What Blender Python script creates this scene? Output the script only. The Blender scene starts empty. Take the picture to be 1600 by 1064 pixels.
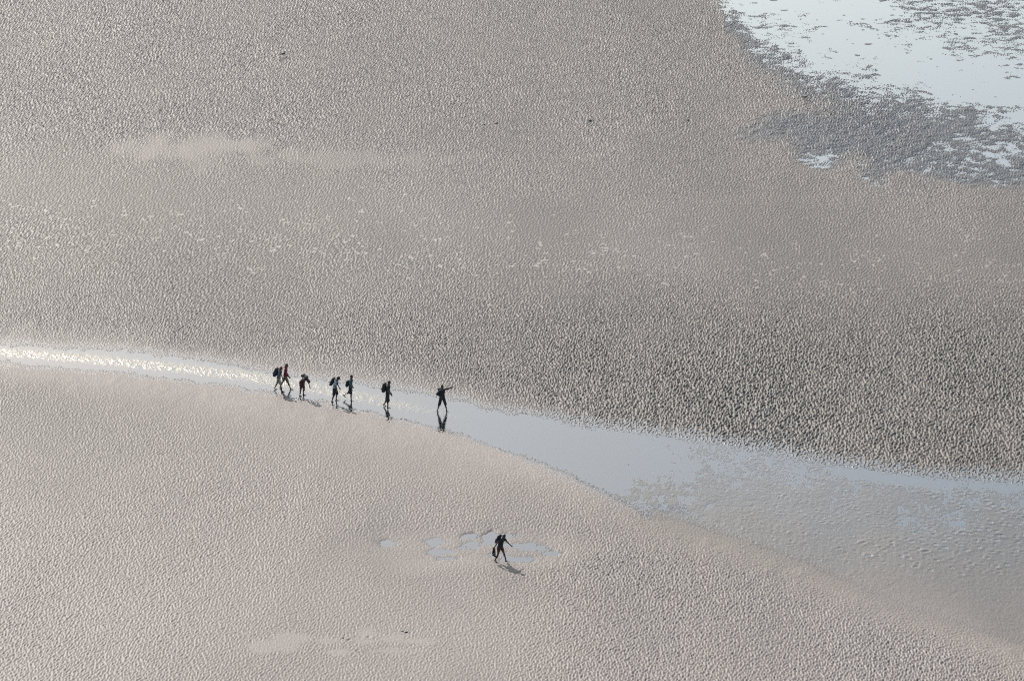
import bpy, bmesh, math, random
import numpy as np
from mathutils import Vector, Matrix

SC = bpy.context.scene
COL = SC.collection
R = math.radians

# ------------------------------------------------------------------ camera
CAM_H, PITCH, FPX = 80.0, R(20.0), 5712.0        # FPX: focal length in photo pixels (photo is 1600 x 1064)
cam = bpy.data.cameras.new('camera')
cam.sensor_width = 36.0
cam.lens = 36.0 * FPX / 1600.0
cam.clip_start, cam.clip_end = 1.0, 20000.0
cam_o = bpy.data.objects.new('camera', cam)
COL.objects.link(cam_o)
cam_o.location = (0, 0, CAM_H)
cam_o.rotation_euler = (math.pi / 2 - PITCH, 0, 0)
SC.camera = cam_o

# ------------------------------------------------------------------ light
SUN_EL, SUN_AZ = R(35.0), R(-28.0)               # azimuth from +Y, clockwise
world = bpy.data.worlds.new('World')
SC.world = world
world.use_nodes = True
wn = world.node_tree
bg = wn.nodes['Background']
sky = wn.nodes.new('ShaderNodeTexSky')
sky.sky_type = 'NISHITA'
sky.sun_disc = False
sky.sun_elevation, sky.sun_rotation = SUN_EL, SUN_AZ
sky.dust_density, sky.air_density, sky.ozone_density = 1.1, 1.3, 0.7
haze_tint = wn.nodes.new('ShaderNodeMix'); haze_tint.data_type = 'RGBA'; haze_tint.blend_type = 'MULTIPLY'
haze_tint.inputs[0].default_value = 1.0
wn.links.new(sky.outputs[0], haze_tint.inputs[6]); haze_tint.inputs[7].default_value = (1.09, 1.0, 0.90, 1)
wn.links.new(haze_tint.outputs[2], bg.inputs[0])
bg.inputs[1].default_value = 0.137
sun = bpy.data.lights.new('sun', 'SUN')
sun.energy = 4.2
sun.angle = R(0.6)
sun.color = (1.0, 0.96, 0.91)
sun_o = bpy.data.objects.new('sun', sun)
COL.objects.link(sun_o)
SD = Vector((math.sin(SUN_AZ) * math.cos(SUN_EL), math.cos(SUN_AZ) * math.cos(SUN_EL), math.sin(SUN_EL)))
sun_o.rotation_euler = SD.to_track_quat('Z', 'Y').to_euler()
sun_o.location = (0, 150, 120)

SC.cycles.use_denoising = False
SC.cycles.filter_width = 1.15
SC.view_settings.view_transform = 'Standard'
SC.view_settings.look = 'None'
SC.view_settings.gamma = 1.0
SC.view_settings.exposure = 1.35

# ------------------------------------------------------------------ ground survey: photo pixel <-> ground point
cp, sp = math.cos(PITCH), math.sin(PITCH)
def at(px, py, z=0.0):
    a, b = (px - 800.0) / FPX, (532.0 - py) / FPX
    d = Vector((a, cp + b * sp, -sp + b * cp))
    t = (z - CAM_H) / d.z
    return Vector((d.x * t, d.y * t, z))
def uv_of(x, y):
    """survey coordinates of ground points (numpy)"""
    dep = y * cp + CAM_H * sp
    return 800 + FPX * x / dep, 532 - FPX * (y * sp - CAM_H * cp) / dep

# ------------------------------------------------------------------ height field
X0, X1, Y0, Y1 = -50.0, 50.0, 162.0, 316.0
DX, DY = 0.040, 0.080
nx, ny = int((X1 - X0) / DX), int((Y1 - Y0) / DY)
xs = X0 + DX * np.arange(nx)
ys = Y0 + DY * np.arange(ny)
GX, GY = np.meshgrid(xs, ys)
U, V = uv_of(GX, GY)
KX = np.fft.fftfreq(nx, DX)[None, :]
KY = np.fft.fftfreq(ny, DY)[:, None]
def _field(filt, seed):
    rng = np.random.default_rng(seed)
    f = np.fft.fft2(rng.standard_normal((ny, nx))) * filt
    n = np.fft.ifft2(f).real
    return ((n - n.mean()) / n.std()).astype(np.float32)
def low(lx, ly, seed):
    """smooth random field with feature size lx (across) by ly (in depth), unit variance"""
    return _field(np.exp(-((KX * lx) ** 2 + (KY * ly) ** 2) * 2.0), seed)
def band(lam, stretch, ang, width, seed):
    """ripples of wavelength lam, crests stretched along depth, turned by ang"""
    c, s = math.cos(ang), math.sin(ang)
    k = np.sqrt((KX * c - KY * s) ** 2 + ((KX * s + KY * c) * stretch) ** 2)
    k0 = 1.0 / lam
    return _field(np.exp(-((k - k0) / (width * k0)) ** 2 / 2), seed)
def ss(a, b, x):
    t = np.clip((x - a) / (b - a), 0, 1)
    return t * t * (3 - 2 * t)
def blob(cx, cy, rx, ry, soft=0.35, warp=None):
    d = np.sqrt(((U - cx) / rx) ** 2 + ((V - cy) / ry) ** 2)
    if warp is not None: d = d + warp
    return 1 - ss(1 - soft, 1 + soft, d)
def curve(pts):
    p = np.array(pts, float)
    return np.interp(U, p[:, 0], p[:, 1])

W1, W2, W3 = low(3, 8, 1), low(1.2, 3.0, 2), low(9, 22, 3)
W4 = low(0.5, 1.0, 4)

# shore lines of the shallow stream (survey coordinates)
up = curve([(-300, 530), (0, 538), (100, 542), (200, 550), (300, 562), (400, 575), (460, 586), (540, 597), (620, 609), (700, 624),
            (760, 636), (830, 650), (900, 661), (1000, 674), (1100, 687), (1200, 704), (1320, 727), (1450, 743), (1600, 750), (1900, 758)])
lo = curve([(-300, 558), (0, 565), (100, 573), (200, 583), (300, 594), (400, 608), (500, 627), (560, 640), (640, 658), (700, 674),
            (760, 692), (820, 712), (870, 733), (920, 755), (960, 778), (1010, 800), (1080, 822), (1180, 850), (1300, 900), (1450, 960), (1600, 1010), (1900, 1100)])
du = V - up + 1.5 * W2 + 1.0 * W4          # > 0: below the upper shore
dl = lo - V + 1.5 * W2 + 1.0 * W4          # > 0: above the lower shore
ins = np.minimum(du, dl)                   # pixels inside the stream / wet fan
fl = ss(960, 1150, U) * ss(-0.3, 0.3, (du - dl) / np.maximum(lo - up, 1))              # the fan's lower side fades into the dry sand
fan = ss(770, 1200, U + 0.6 * (V - 700) + 30 * W1)          # 0 stream, 1 damp fan at its mouth

# macro height above the water table
rise = np.where(du < dl, 0.0024, 0.0020)
macro = np.clip(-ins, 0, 60) * rise * ss(-2, 30, -ins) * (1 + 0.8 * fl)
depth = np.clip(ins, 0, 14) / 14.0 * 0.026
tf = fan * ss(0, 215, du - 14 + 12 * W1 + 5 * W2)       # how far the film of water has thinned out
macro = macro - depth * (1 - fan) + ss(-25, 10, ins) * fan * (0.012 * ss(0, 0.6, tf) + 0.0018)
macro += ss(-10, 14, ins) * ss(780, 900, U) * (0.0016 * W2 + 0.0014 * W4 + 0.0024 * low(0.18, 0.36, 51))
# thin wet strip of water along the far edge of the fan
strip = np.exp(-((V - (up + 11)) / 7.0) ** 2) * ss(1280, 1340, U) * (1 - 0.65 * ss(1450, 1500, U))
strip2 = np.exp(-((V - (up + 5)) / 9.0) ** 2) * ss(880, 960, U)
macro -= 0.020 * strip + 0.003 * strip2
pool = blob(1035, 793, 52, 15, 0.8, 0.3 * W2 + 0.2 * W4)
macro -= 0.009 * pool

# ripple amplitude
A = 0.0098 + 0 * U
dry = 1 - ss(-3, 6, ins)
A = A + 0.0022 * (1 - ss(120, 300, V))
A = A + (0.0040 + 0.0085 * (1 - ss(200, 800, U))) * ss(590, 680, V - 0.3 * U + 60) * (dl < 0)
bandmid = ss(385, 580, V) * (V < up + 30)
A = A + bandmid * (0.0028 + 0.0060 * ss(250, 1250, U + 40 * W3))
A = A + 0.004 * bandmid * blob(1250, 560, 500, 130, 0.6)
A = A - 0.0035 * np.exp(-((V - (285 + 0.085 * U)) / 62) ** 2)
near_up = np.exp(-(np.clip(-du, 0, 400) / (30 + 6 * W3)) ** 2) * (1 - ss(700, 1000, U))
near_lo = np.exp(-(np.clip(-dl, 0, 400) / (52 + 8 * W3)) ** 2) * (1 - 0.5 * ss(1000, 1300, U))
A = A * (1 - 0.62 * near_up) * (1 - 0.55 * np.where(dl < 0, near_lo, 0))
A = A + 0.0022 * blob(1130, 900, 230, 55, 0.6, 0.2 * W1) + 0.002 * blob(700, 790, 420, 50, 0.6, 0.2 * W1)
A = A + 0.0025 * blob(1500, 1010, 130, 60, 0.6, 0.2 * W1)
smooth_far = np.maximum(blob(305, 233, 100, 16, 0.6, 0.25 * W2), 0.5 * blob(500, 250, 210, 11, 0.7, 0.35 * W2))
smooth_right = blob(1480, 905, 150, 40, 0.6, 0.3 * W2)
bottom_p = np.maximum.reduce([blob(x, y, rx, ry, 0.5, 0.35 * W2) for x, y, rx, ry in
    [(430, 1014, 34, 7), (462, 1001, 24, 6), (520, 1003, 30, 6), (575, 992, 18, 9), (560, 1004, 40, 7), (612, 1000, 30, 9), (600, 1020, 42, 7), (530, 1022, 26, 5), (640, 1004, 22, 5)]])
A = A * (1 - 0.7 * smooth_far) * (1 - 0.7 * smooth_right) * (1 - 0.8 * bottom_p)
A = A * (1 + 0.07 * W1 + 0.06 * W3)
A = np.where(ins > -60, A * (1 - ss(-7 - 55 * fl, 10 + 20 * fl, ins) * (0.97 - 0.07 * fan)), A)
A = np.clip(A * 1.75, 0.0003, 0.048)

# ripple shape: crests run mostly in depth, tilting to the right far away, rounder pans nearer
Ra = 0.8 * band(0.21, 3.0, R(16), 0.36, 11) + 0.55 * band(0.18, 2.2, R(16), 0.5, 15)
Rb = band(0.172, 2.3, R(4), 0.5, 12)
Rc = band(0.25, 2.0, R(12), 0.42, 13)
wfar = 1 - ss(330, 520, V + 40 * W3)
wbig = bandmid * ss(600, 1300, U + 60 * W3)
rip = wfar * Ra + (1 - wfar) * (Rb * np.sqrt(1 - 0.6 * wbig) + Rc * np.sqrt(0.6 * wbig))
rip = rip + 0.25 * band(0.11, 1.6, R(5), 0.4, 14)
def blur(a, l):
    return np.fft.ifft2(np.fft.fft2(a) * np.exp(-((KX * l) ** 2 + (KY * l * 1.8) ** 2) * 2.0)).real
rip = rip / np.sqrt(np.maximum(blur(rip ** 2, 0.55), 0.12)) * 0.92      # even out the strength from place to place
rip = np.where(rip > 0, rip, 0.85 * rip)
del Ra, Rb, Rc

# far tidal pool at the upper right
shore = curve([(900, -260), (1060, -90), (1140, 0), (1180, 52), (1260, 98), (1340, 120), (1430, 145), (1500, 166), (1600, 196), (1900, 260)])
dp = shore - V + 5 * W1 + 2.5 * W2                       # > 0: pool side
wetz = ss(-90, -22, dp)                                  # dark wet margin
lobe = blob(1600, 262, 380, 34, 0.5, 0.25 * W1) * 1.0
lobew = blob(1600, 212, 415, 80, 0.2, 0.08 * W1)
lobe2 = np.exp(-((V - 178) / 13.0) ** 2) * ss(1150, 1300, U)
wetz = np.maximum(wetz, np.maximum(lobew, 0.7 * lobe2)) * ss(1080, 1180, U + (60 - V).clip(0) * 1.5)
wetz = np.where((V > 60) | (U > 1130), wetz, ss(-40, 0, dp) )
mp = 0.060 - 0.052 * ss(-72, -12, dp) - 0.050 * ss(-26, 20, dp)
# islands of rippled sand standing out of the pool
isl = blob(1570, 10, 190, 62, 0.7, 0.45 * W1) + 0.8 * blob(1460, 34, 60, 13, 0.8, 0.6 * W2) + 0.75 * blob(1225, 40, 60, 28, 0.8, 0.6 * W2)
isl = isl + 0.85 * blob(1560, 172, 120, 9, 0.5, 0.3 * W2) + 0.55 * blob(1590, 118, 50, 12, 0.8, 0.5 * W2)
mp = mp + 0.034 * np.clip(isl, 0, 1.1) + 0.014 * blob(1600, -6, 170, 34, 0.6, 0.3 * W1)
mlobe = 0.060 - 0.033 * ss(0.25, 0.9, lobe) - 0.020 * blob(1290, 246, 88, 15, 0.6, 0.5 * W2) - 0.02 * blob(1570, 222, 110, 42, 0.6, 0.5 * W1) - 0.014 * blob(1345, 244, 28, 8, 0.6, 0.4 * W2)
mp = np.minimum(mp, mlobe) + (0.004 * W2 + 0.016 * low(0.6, 0.6, 41)) * ss(0.1, 0.6, wetz)
inp = ss(980, 1150, U + (V < 120) * 60) * (1 - ss(300, 330, V))
macro = np.where(V < 330, macro * (1 - inp) + mp * inp, macro)
A = A * (1 - 0.15 * wetz * inp)
A = np.where(inp > 0, A * (1 - 0.88 * ss(-10, 32, dp) * inp * (1 - np.clip(isl, 0, 1)) * (V < 240)), A)

# sparse damp pads over the flat belt, their sky glint painted as paler sand
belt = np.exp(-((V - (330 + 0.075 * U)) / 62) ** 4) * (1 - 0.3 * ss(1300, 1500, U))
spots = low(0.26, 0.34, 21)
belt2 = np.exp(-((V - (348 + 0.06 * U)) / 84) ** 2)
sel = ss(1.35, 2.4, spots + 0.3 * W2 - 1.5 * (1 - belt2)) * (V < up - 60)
macro = np.where((V < up - 40), macro * (1 - belt * (1 - inp)) + belt * (1 - inp) * 0.026, macro)

# shallow pans around the lone walker
pans = [(606, 848, 19, 5.2), (682, 848, 22, 5.5), (690, 862, 21, 5.2), (733, 838, 14, 4.2), (757, 851, 30, 6.0), (783, 838, 24, 4.5),
        (800, 853, 30, 5), (833, 858, 24, 4.6), (862, 865, 14, 3.6), (812, 874, 30, 6.0), (776, 866, 16, 4), (720, 856, 12, 3), (700, 872, 14, 3)]
pan = np.zeros_like(U)
for (x, y, rx, ry) in pans:
    pan = np.maximum(pan, blob(x, y, rx * 1.14, ry * 1.16, 0.6, 0.16 * W2 + 0.26 * W4))
halo = blob(740, 855, 165, 30, 0.5, 0.15 * W1)
A = A * (1 - 0.35 * halo)
macro = np.where(halo > 0, macro * (1 - halo) + 0.014 * halo, macro)
macro = macro * (1 - pan) - 0.0085 * pan
A = A * (1 - 0.74 * pan) * (1 - 0.2 * halo)

# footprints and worm casts on the damp fan
rng = np.random.default_rng(5)
casts = ss(2.5, 3.2, low(0.14, 0.22, 31) + 0.25 * W1)
fanz = fan * ss(4, 20, ins)
H = macro + A * rip * (1 - sel)
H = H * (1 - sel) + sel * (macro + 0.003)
H = H + fanz * 0.018 * casts
prints = np.zeros_like(H)
def dent(x, y, rx, ry, dz, ang=0.0):
    i0, i1 = int((x - X0 - 0.6) / DX), int((x - X0 + 0.6) / DX)
    j0, j1 = int((y - Y0 - 0.6) / DY), int((y - Y0 + 0.6) / DY)
    if i0 < 0 or j0 < 0 or i1 >= nx or j1 >= ny: return
    gx, gy = GX[j0:j1, i0:i1] - x, GY[j0:j1, i0:i1] - y
    c, s = math.cos(ang), math.sin(ang)
    d = ((gx * c + gy * s) / rx) ** 2 + ((-gx * s + gy * c) / ry) ** 2
    H[j0:j1, i0:i1] += dz * (np.exp(-d) - 0.55 * np.exp(-d / 2.6))
def track(a, b, n, size=0.10, dz=-0.05, jitter=0.12):
    pa, pb = at(*a), at(*b)
    n = int((pb - pa).length / n)
    for k in range(n):
        t = (k + 0.5) / n
        side = 0.13 * (1 if k % 2 else -1)
        p = pa.lerp(pb, t)
        dent(p.x + rng.normal(0, jitter), p.y + side + rng.normal(0, jitter), size * 1.2, size * 1.3, dz * rng.uniform(0.6, 1.3))
track((1500, 765), (1640, 826), 0.55, 0.13, -0.075)
track((1455, 770), (1560, 806), 0.6, 0.12, -0.06, 0.3)
track((1320, 788), (1345, 797), 0.5)
track((1215, 770), (1240, 780), 0.4)
track((1445, 822), (1470, 834), 0.45, 0.12, -0.06)
for k in range(9):                                       # rows of old steps climbing to the right
    xa, ya = 1300 + k * 22 + rng.uniform(-20, 20), 846 + k * 5.2
    track((xa, ya + 10), (xa + rng.uniform(170, 290), ya - 34 + rng.uniform(-8, 8)), rng.uniform(0.75, 1.1), 0.12, -0.055, 0.22)
for k in range(260):
    p = at(rng.uniform(1150, 1640), rng.uniform(790, 900))
    dent(p.x, p.y, 0.12, 0.13, -0.035 * rng.uniform(0.4, 1.3))
for k in range(90):
    p = at(rng.uniform(980, 1640), rng.uniform(700, 860))
    dent(p.x, p.y, 0.10, 0.12, -0.04 * rng.uniform(0.3, 1.2))
for (x, y) in [(538, 1000), (545, 1002.5), (576, 998), (558, 1019)]:
    p = at(x, y)
    dent(p.x, p.y, 0.13, 0.10, -0.11)

# wetness (drives gloss and how dark the sand itself is)
wet = 0.28 + 0.05 * W3
wet = np.maximum(wet, ss(-9, 2, ins) * 0.7 * (1 - fl))
wet = np.maximum(wet, wetz * 0.95 * np.where(V < 330, 1, 0))
wet = np.maximum(wet, np.maximum(pan, 0.32 * halo))
wet = np.maximum(wet, np.where(ins > 0, 0.74 - 0.30 * tf, 0))
wet = np.maximum(wet, 0.9 * np.clip(pool, 0, 1))
wet = np.clip(wet, 0, 1)
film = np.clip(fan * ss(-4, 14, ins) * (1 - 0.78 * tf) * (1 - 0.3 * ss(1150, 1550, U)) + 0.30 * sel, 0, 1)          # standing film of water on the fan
# damp, coarser sand of the steep ripple field, ripple shade painted into its colour
dark = ss(370, 600, V) * (V < up) * ss(-500, 1400, U) * 0.8 * (1 - 0.6 * near_up)
dark = np.clip(dark + 0.08 * W1 * dry, 0, 1)
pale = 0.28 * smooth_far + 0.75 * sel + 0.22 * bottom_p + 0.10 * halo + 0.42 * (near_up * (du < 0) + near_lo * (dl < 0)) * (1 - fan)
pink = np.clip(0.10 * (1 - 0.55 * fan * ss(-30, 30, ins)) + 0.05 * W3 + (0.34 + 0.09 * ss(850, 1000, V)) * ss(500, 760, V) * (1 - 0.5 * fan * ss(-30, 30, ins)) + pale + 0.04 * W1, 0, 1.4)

E_in = np.minimum.reduce([GX - X0, X1 - GX, GY - Y0, Y1 - GY])
edge = ss(0, 2.5, E_in)
H = H * edge + 0.05 * (1 - edge)

def z_at(x, y):
    i, j = int((x - X0) / DX), int((y - Y0) / DY)
    return float(H[j, i])

# one sheet: the dense field plus a widening skirt out to the horizon
def skirt(c0, step, lim, sgn):
    out, s, c = [], step * 2, c0
    while abs(c - c0) < lim:
        c += sgn * s
        out.append(c); s *= 1.35
    return out
L_, R_ = skirt(X0, DX * 4, 7000, -1)[::-1], skirt(xs[-1], DX * 4, 7000, 1)
B_, T_ = skirt(Y0, DY * 4, 7000, -1)[::-1], skirt(ys[-1], DY * 4, 9000, 1)
fx = np.concatenate([L_, xs, R_]); fy = np.concatenate([B_, ys, T_])
NX, NY = len(fx), len(fy)
def pad(a, v=None):
    return np.pad(a.astype(np.float32), ((len(B_), len(T_)), (len(L_), len(R_))), mode='edge' if v is None else 'constant',
                  **({} if v is None else {'constant_values': v}))
FX, FY = np.meshgrid(fx, fy)
co = np.empty((NY * NX, 3), np.float32)
co[:, 0] = FX.ravel(); co[:, 1] = FY.ravel(); co[:, 2] = pad(H, 0.05).ravel()
idx = np.arange(NX * NY, dtype=np.int32).reshape(NY, NX)
quads = np.stack([idx[:-1, :-1], idx[:-1, 1:], idx[1:, 1:], idx[1:, :-1]], -1).reshape(-1, 4)
def big_mesh(name, co, quads):
    me = bpy.data.meshes.new(name)
    me.vertices.add(len(co)); me.vertices.foreach_set('co', co.ravel())
    nq = len(quads)
    me.loops.add(nq * 4); me.loops.foreach_set('vertex_index', quads.ravel())
    me.polygons.add(nq)
    me.polygons.foreach_set('loop_start', np.arange(0, nq * 4, 4, dtype=np.int32))
    me.polygons.foreach_set('loop_total', np.full(nq, 4, np.int32))
    me.polygons.foreach_set('use_smooth', np.ones(nq, bool))
    me.update(calc_edges=True)
    return me
me = big_mesh('sand_flat', co, quads)
colr = me.color_attributes.new('survey', 'FLOAT_COLOR', 'POINT')
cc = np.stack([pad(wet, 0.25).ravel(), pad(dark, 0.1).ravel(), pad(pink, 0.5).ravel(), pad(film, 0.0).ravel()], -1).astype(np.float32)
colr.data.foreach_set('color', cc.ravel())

# ------------------------------------------------------------------ materials
def new_mat(name):
    m = bpy.data.materials.new(name); m.use_nodes = True
    nt = m.node_tree
    for n in list(nt.nodes): nt.nodes.remove(n)
    return m, nt, nt.nodes.new('ShaderNodeOutputMaterial')
def N(nt, t, **kw):
    n = nt.nodes.new(t)
    for k, v in kw.items(): setattr(n, k, v)
    return n
def mixc(nt, fac, a, b, mode='MIX'):
    n = N(nt, 'ShaderNodeMix', data_type='RGBA', blend_type=mode)
    for sock, v in ((n.inputs[0], fac), (n.inputs[6], a), (n.inputs[7], b)):
        if hasattr(v, 'is_output'): nt.links.new(v, sock)
        else: sock.default_value = v
    return n.outputs[2]
def ramp(nt, val, a, b, lo_, hi_):
    n = N(nt, 'ShaderNodeMapRange')
    nt.links.new(val, n.inputs[0])
    for k, v in enumerate((a, b, lo_, hi_)): n.inputs[k + 1].default_value = v
    return n.outputs[0]

sand, nt, out = new_mat('wet_tidal_sand')
at_n = N(nt, 'ShaderNodeAttribute', attribute_name='survey')
sep = N(nt, 'ShaderNodeSeparateColor'); nt.links.new(at_n.outputs['Color'], sep.inputs[0])
geo = N(nt, 'ShaderNodeTexCoord')
mp_ = N(nt, 'ShaderNodeMapping'); nt.links.new(geo.outputs['Object'], mp_.inputs[0]); mp_.inputs[3].default_value = (1, 0.45, 1)
n1 = N(nt, 'ShaderNodeTexNoise'); nt.links.new(mp_.outputs[0], n1.inputs[0]); n1.inputs['Scale'].default_value = 9.0; n1.inputs['Detail'].default_value = 5
n2 = N(nt, 'ShaderNodeTexNoise'); nt.links.new(mp_.outputs[0], n2.inputs[0]); n2.inputs['Scale'].default_value = 0.12; n2.inputs['Detail'].default_value = 4
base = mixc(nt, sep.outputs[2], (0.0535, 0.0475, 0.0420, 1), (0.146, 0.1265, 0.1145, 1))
base = mixc(nt, sep.outputs[1], base, (0.049, 0.0435, 0.037, 1))
grain = mixc(nt, ramp(nt, n1.outputs[0], 0.3, 0.7, 0, 1), (0.84, 0.84, 0.84, 1), (1.14, 1.13, 1.12, 1))
base = mixc(nt, 1.0, base, grain, 'MULTIPLY')
big = mixc(nt, ramp(nt, n2.outputs[0], 0.35, 0.65, 0, 1), (0.94, 0.94, 0.95, 1), (1.05, 1.04, 1.03, 1))
base = mixc(nt, 1.0, base, big, 'MULTIPLY')
base = mixc(nt, ramp(nt, sep.outputs[0], 0.32, 0.9, 0, 1), base, (0.029, 0.031, 0.035, 1))
bs = N(nt, 'ShaderNodeBsdfPrincipled')
nt.links.new(base, bs.inputs['Base Color'])
def lerp(a, b, f):
    n = N(nt, 'ShaderNodeMix', data_type='FLOAT'); nt.links.new(f, n.inputs[0]); nt.links.new(a, n.inputs[2]); n.inputs[3].default_value = b
    return n.outputs[0]
nt.links.new(lerp(ramp(nt, sep.outputs[0], 0.2, 1.0, 0.56, 0.46), 0.24, at_n.outputs['Alpha']), bs.inputs['Roughness'])
nt.links.new(lerp(ramp(nt, sep.outputs[0], 0.25, 0.9, 0.19, 0.17), 0.5, at_n.outputs['Alpha']), bs.inputs['Specular IOR Level'])
bs.inputs['IOR'].default_value = 1.33
bmp = N(nt, 'ShaderNodeBump'); bmp.inputs['Strength'].default_value = 0.6; bmp.inputs['Distance'].default_value = 0.03
nt.links.new(n1.outputs[0], bmp.inputs['Height'])
nt.links.new(bmp.outputs[0], bs.inputs['Normal'])
nt.links.new(bs.outputs[0], out.inputs[0])
me.materials.append(sand)
ground = bpy.data.objects.new('sand_flat', me)
COL.objects.link(ground)
ground['kind'] = 'structure'

# water: a thin clear sheet at the water table, wind ruffled in mid stream
water, nt, out = new_mat('shallow_water')
wa = N(nt, 'ShaderNodeAttribute', attribute_name='ruffle')
tc = N(nt, 'ShaderNodeTexCoord')
m1 = N(nt, 'ShaderNodeMapping'); nt.links.new(tc.outputs['Object'], m1.inputs[0]); m1.inputs[3].default_value = (1, 0.6, 1); m1.inputs[2].default_value = (0, 0, 0.3)
a1 = N(nt, 'ShaderNodeTexNoise'); nt.links.new(m1.outputs[0], a1.inputs[0]); a1.inputs['Scale'].default_value = 5.0; a1.inputs['Detail'].default_value = 3; a1.inputs['Distortion'].default_value = 0.6
a2 = N(nt, 'ShaderNodeTexNoise'); nt.links.new(m1.outputs[0], a2.inputs[0]); a2.inputs['Scale'].default_value = 2.6; a2.inputs['Detail'].default_value = 4; a2.inputs['Roughness'].default_value = 0.7
am = N(nt, 'ShaderNodeMath', operation='MULTIPLY'); nt.links.new(wa.outputs['Fac'], am.inputs[0]); nt.links.new(ramp(nt, a2.outputs[0], 0.38, 0.64, 0.0, 1.0), am.inputs[1])
ad = N(nt, 'ShaderNodeMath', operation='MULTIPLY_ADD'); nt.links.new(am.outputs[0], ad.inputs[0]); ad.inputs[1].default_value = 0.62; ad.inputs[2].default_value = 0.022
hm = N(nt, 'ShaderNodeMath', operation='MULTIPLY'); nt.links.new(a1.outputs[0], hm.inputs[0]); nt.links.new(ad.outputs[0], hm.inputs[1])
wb = N(nt, 'ShaderNodeBump'); wb.inputs['Distance'].default_value = 0.10; wb.inputs['Strength'].default_value = 1.0
nt.links.new(hm.outputs[0], wb.inputs['Height'])
gl = N(nt, 'ShaderNodeBsdfAnisotropic'); nt.links.new(ramp(nt, am.outputs[0], 0.0, 0.5, 0.12, 0.20), gl.inputs['Roughness']); gl.inputs['Color'].default_value = (1.0, 0.985, 0.965, 1)
nt.links.new(wb.outputs[0], gl.inputs['Normal'])
tr = N(nt, 'ShaderNodeBsdfTransparent'); tr.inputs[0].default_value = (0.80, 0.86, 0.88, 1)
fr = N(nt, 'ShaderNodeFresnel'); fr.inputs[0].default_value = 1.80
mx = N(nt, 'ShaderNodeMixShader')
nt.links.new(fr.outputs[0], mx.inputs[0]); nt.links.new(tr.outputs[0], mx.inputs[1]); nt.links.new(gl.outputs[0], mx.inputs[2])
nt.links.new(mx.outputs[0], out.inputs[0])
st = 5
wxs, wys = np.arange(X0 + 3, X1 - 3, 0.25), np.arange(Y0 + 3, Y1 - 3, 0.2)
WX, WY = np.meshgrid(wxs, wys)
wu, wv = uv_of(WX, WY)
mid = np.interp(wu, [-300, 0, 120, 200, 300, 400, 470, 560, 640, 760], [540, 550, 559, 567, 577, 590, 601, 619, 636, 660])
hw = np.interp(wu, [-300, 0, 100, 300, 450, 600, 760], [8, 7.5, 8, 8, 10, 9, 3])
ruf = np.exp(-((wv - mid) / hw) ** 4) * np.interp(wu, [0, 330, 560, 640, 760], [0.74, 0.70, 0.62, 0.48, 0.0]) * (wv > 500) * (wv < 720)
wi = np.arange(WX.size, dtype=np.int32).reshape(WX.shape)
wq = np.stack([wi[:-1, :-1], wi[:-1, 1:], wi[1:, 1:], wi[1:, :-1]], -1).reshape(-1, 4)
wco = np.stack([WX.ravel(), WY.ravel(), np.zeros(WX.size)], -1).astype(np.float32)
wm = big_mesh('shallow_water', wco, wq)
ra = wm.attributes.new('ruffle', 'FLOAT', 'POINT'); ra.data.foreach_set('value', ruf.ravel().astype(np.float32))
wm.materials.append(water)
wo = bpy.data.objects.new('shallow_water', wm); COL.objects.link(wo); wo['kind'] = 'structure'

def cloth(name, rgb, rough=0.8, var=0.25, scale=30):
    m, nt, out = new_mat(name)
    b = N(nt, 'ShaderNodeBsdfPrincipled')
    n = N(nt, 'ShaderNodeTexNoise'); n.inputs['Scale'].default_value = scale; n.inputs['Detail'].default_value = 3
    tcn = N(nt, 'ShaderNodeTexCoord'); nt.links.new(tcn.outputs['Object'], n.inputs[0])
    c = mixc(nt, ramp(nt, n.outputs[0], 0.3, 0.7, 0, 1), tuple(v * (1 - var) for v in rgb) + (1,), tuple(min(1, v * (1 + var)) for v in rgb) + (1,))
    nt.links.new(c, b.inputs['Base Color']); b.inputs['Roughness'].default_value = rough
    b.inputs['Specular IOR Level'].default_value = 0.25
    nt.links.new(b.outputs[0], out.inputs[0])
    return m
M = dict(skin=cloth('skin', (0.065, 0.034, 0.026), 0.6, 0.08, 6), skin_dark=cloth('tanned_skin', (0.045, 0.026, 0.020), 0.6, 0.08, 6),
         black=cloth('black_cloth', (0.010, 0.011, 0.013)), navy=cloth('navy_cloth', (0.010, 0.014, 0.022)),
         red=cloth('dark_red_cloth', (0.085, 0.008, 0.014)), maroon=cloth('maroon_cloth', (0.035, 0.012, 0.016)),
         blue=cloth('pale_blue_cloth', (0.17, 0.22, 0.27)), teal=cloth('teal_cloth', (0.025, 0.060, 0.070)),
         grey=cloth('grey_green_cloth', (0.14, 0.15, 0.125)), olive=cloth('olive_cloth', (0.07, 0.065, 0.05)),
         hair=cloth('dark_hair', (0.012, 0.009, 0.008), 0.5), redhair=cloth('reddish_hair', (0.06, 0.02, 0.015), 0.5),
         slate=cloth('slate_cloth', (0.05, 0.07, 0.09)), gull=cloth('grey_feathers', (0.12, 0.12, 0.14)), stone=cloth('dark_stone', (0.03, 0.03, 0.032), 0.5),
         weed=cloth('dark_weed', (0.02, 0.022, 0.018), 0.4))

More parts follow.
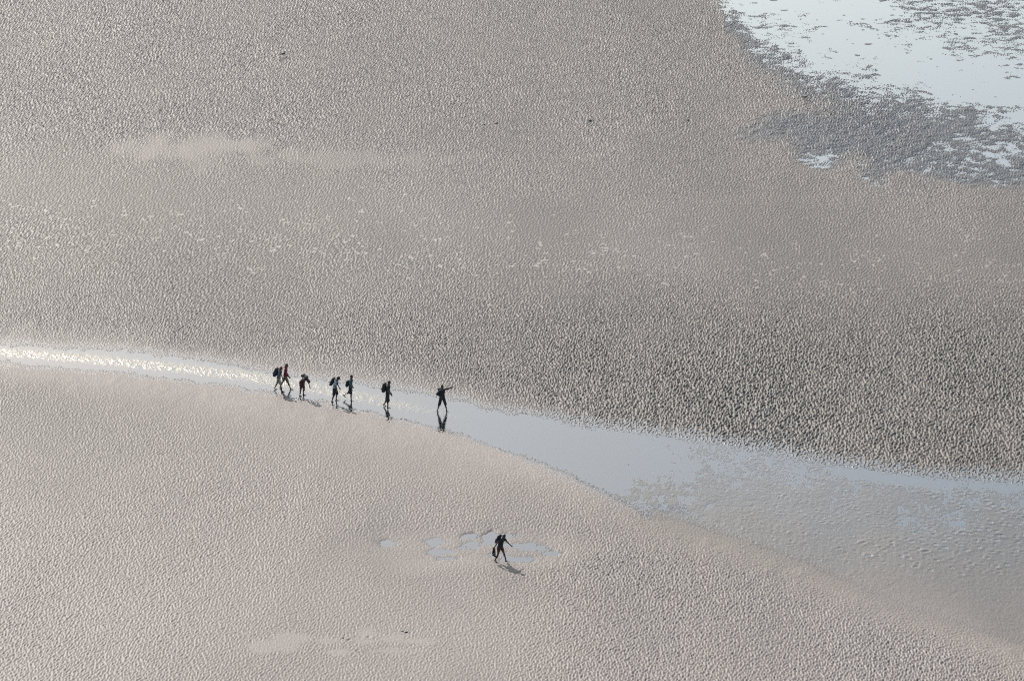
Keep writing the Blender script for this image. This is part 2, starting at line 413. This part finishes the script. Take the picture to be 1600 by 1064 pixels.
# ------------------------------------------------------------------ figures
def rings(V_, F_, a, b, ra, rb, fl=1.0, seg=14):
    """tapered capsule from a to b; fl flattens it front to back (local x)"""
    a, b = Vector(a), Vector(b)
    ax = b - a; L = max(ax.length, 1e-5); ax.normalize()
    fw = Vector((1, 0, 0)) if abs(ax.x) < 0.9 else Vector((0, 0, 1))
    s = ax.cross(fw).normalized(); f = s.cross(ax).normalized()
    prof = []
    for k in range(1, 5): t = k / 5 * math.pi / 2; prof.append((-math.cos(t) * ra, math.sin(t) * ra))
    prof.append((0, ra)); prof.append((L * 0.5, (ra + rb) / 2)); prof.append((L, rb))
    for k in range(4, 0, -1): t = k / 5 * math.pi / 2; prof.append((L + math.cos(t) * rb, math.sin(t) * rb))
    base_ = len(V_)
    for d, r in prof:
        for q in range(seg):
            an = 2 * math.pi * q / seg
            V_.append(a + ax * d + s * (math.cos(an) * r) + f * (math.sin(an) * r * fl))
    n = len(prof)
    for k in range(n - 1):
        for q in range(seg):
            F_.append((base_ + k * seg + q, base_ + k * seg + (q + 1) % seg, base_ + (k + 1) * seg + (q + 1) % seg, base_ + (k + 1) * seg + q))
    F_.append(tuple(base_ + q for q in range(seg))[::-1])
    F_.append(tuple(base_ + (n - 1) * seg + q for q in range(seg)))

def fused(name, parts, mat, parent, voxel=0.009, smooth=3):
    """parts: capsules (a, b, ra, rb, flat); fused into one continuous skin"""
    V_, F_ = [], []
    for p in parts: rings(V_, F_, *p)
    m = bpy.data.meshes.new(name); m.from_pydata(V_, [], F_)
    o = bpy.data.objects.new(name, m); COL.objects.link(o)
    md = o.modifiers.new('r', 'REMESH'); md.mode = 'VOXEL'; md.voxel_size = voxel; md.use_smooth_shade = True
    if smooth:
        sm = o.modifiers.new('s', 'SMOOTH'); sm.iterations = smooth; sm.factor = 0.5
    dg = bpy.context.evaluated_depsgraph_get()
    m2 = bpy.data.meshes.new_from_object(o.evaluated_get(dg)); m2.name = name
    o.modifiers.clear(); o.data = m2; bpy.data.meshes.remove(m)
    m2.materials.clear(); m2.materials.append(mat)
    if parent: o.parent = parent
    return o

def d2(ang):                       # direction in the side view: 0 = straight down, + = forward
    return Vector((math.sin(R(ang)), 0, -math.cos(R(ang))))

def pose(P):
    """joints in the figure's own frame: x forward, y left, z up"""
    k = P.get('size', 1.72) / 1.75
    J = {}
    lean, twist = P.get('lean', 5), P.get('twist', 0)
    up_ = Vector((math.sin(R(lean)), 0, math.cos(R(lean))))
    J['pel'] = Vector((0, 0, 0))
    J['chest'] = up_ * 0.34 * k
    bend = P.get('bend', lean)      # upper back
    ub = Vector((math.sin(R(bend)), 0, math.cos(R(bend))))
    J['shc'] = J['chest'] + ub * 0.15 * k
    J['ub'] = ub
    nk = P.get('nod', bend)
    nd = Vector((math.sin(R(nk)), 0, math.cos(R(nk))))
    J['nd'] = nd
    J['neck'] = J['shc'] + nd * 0.09 * k
    J['head'] = J['neck'] + nd * 0.115 * k + Vector((0.015, 0, 0))
    tw = Vector((math.sin(R(twist)), math.cos(R(twist)), 0))
    for s, sy in (('L', 1), ('R', -1)):
        J['sh' + s] = J['shc'] + tw * (0.175 * k * sy) - ub * 0.02
        ua, ue, ab = P['arm' + s]
        dr = d2(ua); dr.y += math.sin(R(ab)) * sy; dr.normalize()
        J['el' + s] = J['sh' + s] + dr * 0.29 * k
        dr2 = d2(ua + ue); dr2.y += math.sin(R(P.get('fab' + s, ab * 0.4))) * sy; dr2.normalize()
        J['wr' + s] = J['el' + s] + dr2 * 0.25 * k
        J['hd' + s] = dr2
        th, kn, ab = P['leg' + s]
        J['hip' + s] = Vector((0, 0.095 * k * sy, -0.03))
        dr = d2(th); dr.y += math.sin(R(ab)) * sy; dr.normalize()
        J['kn' + s] = J['hip' + s] + dr * 0.43 * k
        dr2 = d2(th - kn); dr2.y += math.sin(R(ab * 0.7)) * sy; dr2.normalize()
        J['an' + s] = J['kn' + s] + dr2 * 0.42 * k
        fo = R(P.get('foot' + s, 0))
        J['ft' + s] = Vector((math.cos(fo), 0.15 * sy, math.sin(fo))).normalized()
    J['k'] = k
    low_ = min(min(J['an' + s].z - 0.075, J['an' + s].z - 0.06 + J['ft' + s].z * 0.2) for s in 'LR')
    J['z'] = -low_
    return J

def hand(parts, w, d, sy, k, grip=0.0):
    """palm, four fingers and a thumb leaving the side of the palm"""
    side = Vector((1, 0, 0)) - d * d.x
    if side.length < 0.2: side = Vector((0, 0, 1)) - d * d.z
    side.normalize()                                     # towards the thumb
    nrm = d.cross(side).normalized() * -sy
    pe = w + d * 0.09
    for q in range(4):
        off = side * (0.030 - 0.020 * q)
        parts.append((w + d * 0.015 + off * 0.6, pe + off, 0.015, 0.0125, 1.0))
        ln = (0.062, 0.072, 0.066, 0.052)[q] * k
        cu = 0.35 + 0.1 * q + grip
        d1 = (d * math.cos(cu) + nrm * math.sin(cu)).normalized()
        d3 = (d * math.cos(cu * 2.1) + nrm * math.sin(cu * 2.1)).normalized()
        m_ = pe + off + d1 * ln * 0.6
        parts.append((pe + off, m_, 0.0105, 0.0095, 1.0))
        parts.append((m_, m_ + d3 * ln * 0.55, 0.0095, 0.008, 1.0))
    tb = w + d * 0.03 + side * 0.022
    te = tb + (side * 0.75 + d * 0.8).normalized() * 0.045
    parts.append((tb, te, 0.014, 0.011, 1.0)); parts.append((te, te + (d + side * 0.2 + nrm * 0.3).normalized() * 0.032, 0.011, 0.009, 1.0))

def person(P):
    J = pose(P); k = J['k']
    px, py = P['at']
    g = at(px, py)
    zg = z_at(g.x, g.y)
    root = bpy.data.objects.new('person', None); COL.objects.link(root)
    root.empty_display_size = 0.3
    root['label'], root['category'] = P['label'], 'person'
    if 'group' in P: root['group'] = P['group']
    # the root sits on the ground under the hips
    off = P.get('off', 0.0)
    yaw = R(P.get('yaw', 0))
    root.rotation_euler = (0, 0, yaw)
    root.location = (g.x - math.cos(yaw) * off, g.y - math.sin(yaw) * off, zg)
    Z = Vector((0, 0, J['z']))
    def p(n): return J[n] + Z
    body = []
    add = lambda a, b, ra, rb, fl=1.0: body.append((a, b, ra * k, rb * k, fl))
    pel, ch, sc_ = p('pel'), p('chest'), p('shc')
    for y in (-0.055, 0.055):
        add(pel + Vector((0, y, 0)), pel + (ch - pel) * 0.55 + Vector((0, y * 0.8, 0)), 0.105, 0.092, 0.95)
        add(pel + (ch - pel) * 0.55 + Vector((0, y * 0.8, 0)), sc_ + Vector((0, y * 1.25, 0)) - J['ub'] * 0.05, 0.092, 0.092, 0.95)
    add(p('shL') - J['ub'] * 0.015, p('shR') - J['ub'] * 0.015, 0.058, 0.058)
    add(sc_, p('neck') + J['nd'] * 0.03, 0.062, 0.052)
    hd, nd = p('head'), J['nd']
    fw = Vector((nd.z, 0, -nd.x))
    add(hd + nd * 0.035 - fw * 0.012, hd - nd * 0.01, 0.085, 0.078)
    add(hd - nd * 0.03 + fw * 0.02, hd - nd * 0.085 + fw * 0.042, 0.066, 0.036)
    add(hd + fw * 0.088, hd - nd * 0.028 + fw * 0.104, 0.010, 0.015)            # nose
    add(hd - nd * 0.058 + fw * 0.083 + Vector((0, .016, 0)), hd - nd * 0.058 + fw * 0.083 - Vector((0, .016, 0)), 0.010, 0.010)   # mouth
    for s in (1, -1):
        add(hd + Vector((0, 0.080 * s, 0)) + nd * 0.02 - fw * 0.012, hd + Vector((0, 0.080 * s, 0)) - nd * 0.025 - fw * 0.008, 0.016, 0.011)   # ears
        add(hd + Vector((0, 0.032 * s, 0)) + nd * 0.022 + fw * 0.072, hd + Vector((0, 0.045 * s, 0)) + nd * 0.022 + fw * 0.066, 0.011, 0.011)  # brow
    for s, sy in (('L', 1), ('R', -1)):
        add(p('sh' + s), p('el' + s), 0.052, 0.040); add(p('el' + s), p('wr' + s), 0.040, 0.026)
        hand(body, p('wr' + s), J['hd' + s], sy, k, P.get('grip' + s, 0.0))
        add(p('hip' + s), p('kn' + s), 0.088, 0.056); add(p('kn' + s), p('an' + s), 0.056, 0.035)
        cal = (p('kn' + s) * 0.68 + p('an' + s) * 0.32) - Vector((0.018, 0, 0))
        add(cal, cal * 0.9 + p('an' + s) * 0.1, 0.054, 0.050)
        an, ft = p('an' + s), J['ft' + s]
        dn = Vector((ft.z, 0, -ft.x))
        add(an, an - ft * 0.035 + dn * 0.045, 0.036, 0.032)
        add(an + dn * 0.040 - ft * 0.02, an + ft * 0.13 + dn * 0.052, 0.032, 0.024)
        for q in range(5):
            yo = Vector((0, (0.036 - 0.018 * q) * -sy * -1, 0))
            tl = (0.205, 0.20, 0.19, 0.18, 0.165)[q] - 0.0
            add(an + ft * 0.10 + dn * 0.055 + yo * 0.8, an + ft * tl * k + dn * 0.060 + yo, 0.020, (0.014, 0.011, 0.010, 0.010, 0.009)[q])
    fused('body', body, M[P.get('skin', 'skin')], root, 0.0085, 1)
    # hair or cap
    hr = [(hd + nd * 0.048 - fw * 0.022, hd + nd * 0.020 - fw * 0.034, 0.094 * k, 0.086 * k, 1.0)]
    if P.get('hairlen', 0): hr.append((hd - fw * 0.05, hd - nd * 0.14 - fw * 0.06, 0.075 * k, 0.05 * k, 0.8))
    if P.get('bun'): hr.append((hd - fw * 0.10 + nd * 0.03, hd - fw * 0.14, 0.04, 0.035, 1.0))
    fused('hair', hr, M[P.get('hair', 'hair')], root, 0.011, 2)
    if P.get('cap'):
        cp_ = [(hd + nd * 0.062, hd + nd * 0.045 - fw * 0.01, 0.092 * k, 0.104 * k, 1.0), (hd + nd * 0.040 + fw * 0.07, hd + nd * 0.028 + fw * 0.165, 0.05, 0.038, 0.2)]
        fused('cap', cp_, M[P['cap']], root, 0.011, 1)
    # top
    t = P['top']
    tp = []
    hem = P.get('hem', 0.02)
    dnv = (pel - ch).normalized()
    for y in (-0.062, 0.062):
        yv = Vector((0, y, 0))
        tp.append((pel + dnv * hem + yv * 1.1, pel + (ch - pel) * 0.6 + yv * 0.95, (0.122 if hem < .1 else .135) * k, 0.112 * k, 0.95))
        tp.append((pel + (ch - pel) * 0.6 + yv * 0.95, sc_ + yv * 1.3 - J['ub'] * 0.05, 0.112 * k, 0.098 * k, 0.95))
    tp.append((p('shL') - J['ub'] * 0.012, p('shR') - J['ub'] * 0.012, 0.068 * k, 0.068 * k, 1.0))
    for s in 'LR':
        if P.get('sleeve', 'short') == 'long':
            tp.append((p('sh' + s), p('el' + s), 0.066 * k, 0.054 * k, 1.0)); tp.append((p('el' + s), p('wr' + s) - J['hd' + s] * 0.01, 0.054 * k, 0.038 * k, 1.0))
        else:
            tp.append((p('sh' + s), p('sh' + s).lerp(p('el' + s), 0.62), 0.068 * k, 0.060 * k, 1.0))
    if P.get('hood'): tp.append((p('neck') - fw * 0.07 + Vector((0, .05, 0)), p('neck') - fw * 0.07 - Vector((0, .05, 0)), 0.055, 0.055, 0.9))
    fused(P.get('topname', 'shirt'), tp, M[t], root, 0.012, 3)
    # legs' clothing
    ln = P.get('leglen', 0.75)                             # fraction of thigh, > 1 goes down the shin
    sh = [(pel + Vector((0, .05, .03)), pel + Vector((0, .07, -.05)), 0.118 * k, 0.118 * k, 1.0), (pel + Vector((0, -.05, .03)), pel + Vector((0, -.07, -.05)), 0.118 * k, 0.118 * k, 1.0)]
    wide = P.get('wide', 1.0)
    for s in 'LR':
        h_, kn, an = p('hip' + s), p('kn' + s), p('an' + s)
        e = h_.lerp(kn, min(ln, 1.0))
        sh.append((h_, e, 0.108 * k, 0.088 * k * wide, 1.0))
        if ln > 1: sh.append((kn, kn.lerp(an, ln - 1), 0.076 * k * wide, (0.066 if ln > 1.5 else 0.072) * k * wide, 1.0))
    fused('trousers' if ln > 1.3 else 'shorts', sh, M[P['bottom']], root, 0.012, 3)
    # backpack: worn on the back, a thing of its own
    if P.get('pack'):
        pk = P['pack']
        rt = bpy.data.objects.new('backpack', None); COL.objects.link(rt); rt.empty_display_size = 0.2
        rt.location, rt.rotation_euler = root.location, root.rotation_euler
        rt['label'], rt['category'] = pk['label'], 'backpack'
        rt['group'] = 'backpacks worn by the walkers'
        bk = Vector((-J['ub'].z, 0, J['ub'].x)); ub = J['ub']
        w_, h_, dp_ = pk.get('w', 0.13), pk.get('h', 0.20), pk.get('d', 0.10)
        c = (sc_ + ch) / 2 + bk * (0.115 * k + dp_) - ub * pk.get('low', 0.03)
        bx = []
        for y in (-1, 0, 1):
            bx.append((c - ub * h_ + Vector((0, w_ * y * 0.8, 0)), c + ub * (h_ * 0.85) + Vector((0, w_ * y * 0.65, 0)), dp_, dp_ * 0.82, 1.0))
        fused('bag', bx, M[pk.get('mat', 'black')], rt, 0.014, 2)
        fused('pocket', [(c - ub * h_ * 0.6 + bk * dp_ * 0.8 + Vector((0, w_ * .6, 0)), c - ub * h_ * 0.6 + bk * dp_ * 0.8 - Vector((0, w_ * .6, 0)), dp_ * 0.6, dp_ * 0.6, 0.9)], M[pk.get('mat', 'black')], rt, 0.014, 2)
        fused('top_flap', [(c + ub * h_ * 0.9 + Vector((0, w_ * .7, 0)), c + ub * h_ * 0.9 - Vector((0, w_ * .7, 0)), dp_ * 0.72, dp_ * 0.72, 1.1)], M[pk.get('mat', 'black')], rt, 0.014, 2)
        for sy in (1, -1):
            yv = Vector((0, 0.095 * sy, 0))
            a = [c + ub * h_ * 0.7 + yv, sc_ + ub * 0.045 + yv, sc_ - bk * 0.118 * k - ub * 0.05 + yv, ch - bk * 0.125 * k + yv * 1.1 - ub * 0.02, c - ub * h_ * 0.55 + yv * 1.6]
            fused('shoulder_strap', [(a[i], a[i + 1], 0.018, 0.018, 1.0) for i in range(4)], M['black'], rt, 0.01, 1)
    return root, J, Z

G = 'walkers wading along the stream'
PEOPLE = [
 dict(at=(436, 610), yaw=-14, size=1.62, lean=9, bend=16, nod=22, armL=(4, 12, 6), armR=(-12, 10, 10), legL=(-20, 6, 2), legR=(20, 8, 2), footL=-14, footR=6,
      top='slate', bottom='grey', leglen=0.80, wide=1.15, skin='skin', hair='redhair', hairlen=1, group=G,
      label='walker in slate top and pale grey-green shorts at the left end of the line',
      pack=dict(w=0.15, h=0.20, d=0.125, mat='navy', label='big round dark backpack on the walker at the left end of the line', low=0.06)),
 dict(at=(446.5, 607), yaw=-8, size=1.68, lean=3, bend=6, nod=14, armL=(-6, 30, 8), armR=(8, 40, 10), legL=(-24, 4, 2), legR=(24, 2, 2), footL=-18, footR=10,
      top='red', bottom='olive', leglen=0.85, skin='skin', sleeve='long', hood=1, topname='jacket', group=G, hem=0.10,
      label='striding walker in a dark red jacket beside the one with a round backpack'),
 dict(at=(471, 617.5), yaw=-38, size=1.66, lean=42, bend=100, nod=112, armL=(12, 6, 4), armR=(2, 4, 4), legL=(8, 14, 2), legR=(2, 12, 4), off=-0.05,
      top='maroon', bottom='maroon', leglen=0.9, skin='skin_dark', group=G, label='walker in dark maroon clothes bent over and reaching down to the water',
      pack=dict(w=0.11, h=0.17, d=0.075, label='small black backpack on the walker bent over the water', low=0.05)),
 dict(at=(523.5, 627), yaw=-16, size=1.70, lean=9, bend=22, nod=34, armL=(4, 22, 4), armR=(-2, 24, 6), legL=(12, 22, 6), legR=(-4, 12, 5), footR=-4,
      top='blue', bottom='black', leglen=0.92, wide=1.15, skin='skin_dark', cap='black', group=G, label='walker with cap and head bowed in pale blue shirt and wide black shorts',
      pack=dict(w=0.13, h=0.20, d=0.10, label='black backpack on the walker in cap and pale blue shirt', low=0.06)),
 dict(at=(548, 625), yaw=-12, size=1.66, lean=2, bend=4, nod=12, armL=(0, 14, 6), armR=(4, 14, 8), legL=(-16, 42, 2), legR=(7, 5, 1), footL=-40,
      top='teal', bottom='navy', leglen=0.98, wide=1.05, skin='skin_dark', group=G, label='walker in a teal shirt lifting one bare foot behind, wearing a low slung bag',
      pack=dict(w=0.10, h=0.14, d=0.09, label='small black bag low on the back of the walker in teal', low=0.20)),
 dict(at=(606, 636), yaw=-12, size=1.72, lean=3, bend=7, nod=16, armL=(0, 22, 6), armR=(8, 38, 8), legL=(-8, 22, 2), legR=(4, 4, 1), footL=-25,
      top='black', bottom='black', leglen=1.0, wide=1.5, skin='skin_dark', group=G, label='walker all in black with wide knee length shorts, just behind the one pointing',
      pack=dict(w=0.14, h=0.21, d=0.125, label='bulky black backpack on the walker in knee length black shorts', low=0.06)),
 dict(at=(691, 643), yaw=-48, size=1.78, lean=2, bend=2, nod=0, armL=(112, 2, 70), fabL=66, armR=(-30, 95, 45), fabR=-20, legL=(12, 4, 11), legR=(-10, 6, 10), footR=-6,
      top='black', bottom='black', leglen=1.1, skin='skin_dark', sleeve='long', group=G, topname='jacket', label='walker leading the line in black, arm stretched out pointing ahead',
      pack=dict(w=0.12, h=0.17, d=0.09, label='black backpack on the pointing walker who leads the line', low=0.07)),
 dict(at=(781.5, 877.5), yaw=-32, size=1.74, lean=15, bend=22, nod=30, armL=(38, 14, 14), armR=(-42, 14, 18), legL=(24, 6, 2), legR=(-8, 18, 3), footL=4, footR=-14,
      top='black', bottom='maroon', leglen=0.55, hem=0.12, skin='skin_dark', label='lone walker in black striding across the small pans in the foreground sand', gripR=0.9,
      pack=dict(w=0.13, h=0.20, d=0.10, mat='black', label='dark backpack on the lone walker in the foreground', low=0.04)),
]
made = [person(P) for P in PEOPLE]

# long dark boots dangling from the lone walker's rear hand
root, J, Z = made[-1]
def boots(root, J, Z):
    rt = bpy.data.objects.new('long_boots', None); COL.objects.link(rt)
    rt['label'], rt['category'] = 'pair of long dark boots dangling from the rear hand of the lone walker', 'boots'
    mw = Matrix.Translation(root.location) @ Matrix.Rotation(root.rotation_euler.z, 4, 'Z')
    rt.location = mw @ (J['wrR'] + Z + J['hdR'] * 0.10)
    for i, (dx_, dy_) in enumerate(((-0.02, 0.03), (0.02, -0.04))):
        t_ = Vector((dx_, dy_, 0.02)); b_ = Vector((dx_ * 3, dy_ * 1.5, -0.42 - 0.04 * i))
        fused('boot', [(t_, t_.lerp(b_, 0.5), 0.042, 0.050, 1.0), (t_.lerp(b_, 0.5), b_, 0.050, 0.046, 1.0), (b_, b_ + Vector((0.15, -0.06, -0.05)), 0.046, 0.036, 0.8)], M['black'], rt, 0.012, 2)
boots(root, J, Z)

# ------------------------------------------------------------------ small dark things on the sand
def bird(px, py, label, yaw, s=1.0, fly=0.0):
    g = at(px, py)
    rt = bpy.data.objects.new('seabird', None); COL.objects.link(rt)
    rt.location = (g.x, g.y, z_at(g.x, g.y) + fly); rt.rotation_euler = (0, 0, R(yaw))
    rt['label'], rt['category'] = label, 'bird'
    b = [((-0.14 * s, 0, 0.20 * s), (0.08 * s, 0, 0.23 * s), 0.05 * s, 0.078 * s, 1.0), ((0.08 * s, 0, 0.24 * s), (0.15 * s, 0, 0.33 * s), 0.05 * s, 0.03 * s, 1.0),
         ((0.15 * s, 0, 0.345 * s), (0.17 * s, 0, 0.345 * s), 0.04 * s, 0.034 * s, 1.0), ((-0.14 * s, 0, 0.20 * s), (-0.28 * s, 0, 0.18 * s), 0.04 * s, 0.015 * s, 0.6)]
    b += [((0.0, y * s, 0.18 * s), (0.01 * s, y * s, 0.0), 0.011 * s, 0.008 * s, 1.0) for y in (0.035, -0.035)]
    fused('body', b, M['gull'], rt, 0.010, 1)
    fused('beak', [((0.19 * s, 0, 0.34 * s), (0.25 * s, 0, 0.325 * s), 0.014 * s, 0.007 * s, 1.0)], M['stone'], rt, 0.005, 0)
    for y in (1, -1):
        fused('wing', [((0.08 * s, 0.062 * y * s, 0.24 * s), (-0.22 * s, 0.045 * y * s, 0.20 * s), 0.05 * s, 0.02 * s, 1.0)], M['black'], rt, 0.009, 1)
bird(442, 92, 'dark seabird standing alone on the far sand at the upper left', 30, 1.25)
bird(1258, 157, 'dark seabird standing at the wet edge of the far tidal pool', -20, 1.1)

def lump(px, py, rx, ry, h, name, label, cat, mat, seed, group=None):
    g = at(px, py)
    bm = bmesh.new()
    bmesh.ops.create_icosphere(bm, subdivisions=3, radius=1.0)
    r_ = random.Random(seed); ph = [r_.uniform(0, 6) for _ in range(6)]
    for v in bm.verts:
        n = 1 + 0.16 * math.sin(3 * v.co.x + ph[0]) + 0.14 * math.sin(4 * v.co.y + ph[1]) + 0.10 * math.sin(6 * v.co.z + 5 * v.co.x + ph[2])
        v.co = Vector((v.co.x * rx * n, v.co.y * ry * n, max(v.co.z * h * n, -h * 0.5)))
    m = bpy.data.meshes.new(name); bm.to_mesh(m); bm.free()
    for p_ in m.polygons: p_.use_smooth = True
    m.materials.append(M[mat])
    o = bpy.data.objects.new(name, m); COL.objects.link(o)
    o.location = (g.x, g.y, z_at(g.x, g.y) + h * 0.3)
    o['label'], o['category'] = label, cat
    if group: o['group'] = group
gs = 'small dark stones scattered on the far sand'
lump(757, 198, 0.07, 0.07, 0.07, 'stone', 'smaller of two dark stones close together in the upper middle', 'stone', 'stone', 1, gs)
lump(775, 196, 0.14, 0.08, 0.08, 'stone', 'larger of two dark stones close together in the upper middle', 'stone', 'stone', 2, gs)
lump(922, 192.5, 0.15, 0.08, 0.09, 'stone', 'dark oblong stone on bare sand, right of the close pair of stones', 'stone', 'stone', 3, gs)
lump(1075, 191, 0.09, 0.09, 0.08, 'stone', 'small round dark stone on bare sand nearest the far tidal pool', 'stone', 'stone', 4, gs)
gw = 'scraps of dark seaweed on the smooth foreground patch'
lump(629.5, 988.8, 0.085, 0.06, 0.035, 'seaweed_scrap', 'left one of two touching black scraps on the smooth patch near the bottom edge', 'seaweed', 'weed', 5, gw)
lump(634.5, 990.6, 0.09, 0.06, 0.035, 'seaweed_scrap', 'right one of two touching black scraps on the smooth patch near the bottom edge', 'seaweed', 'weed', 6, gw)
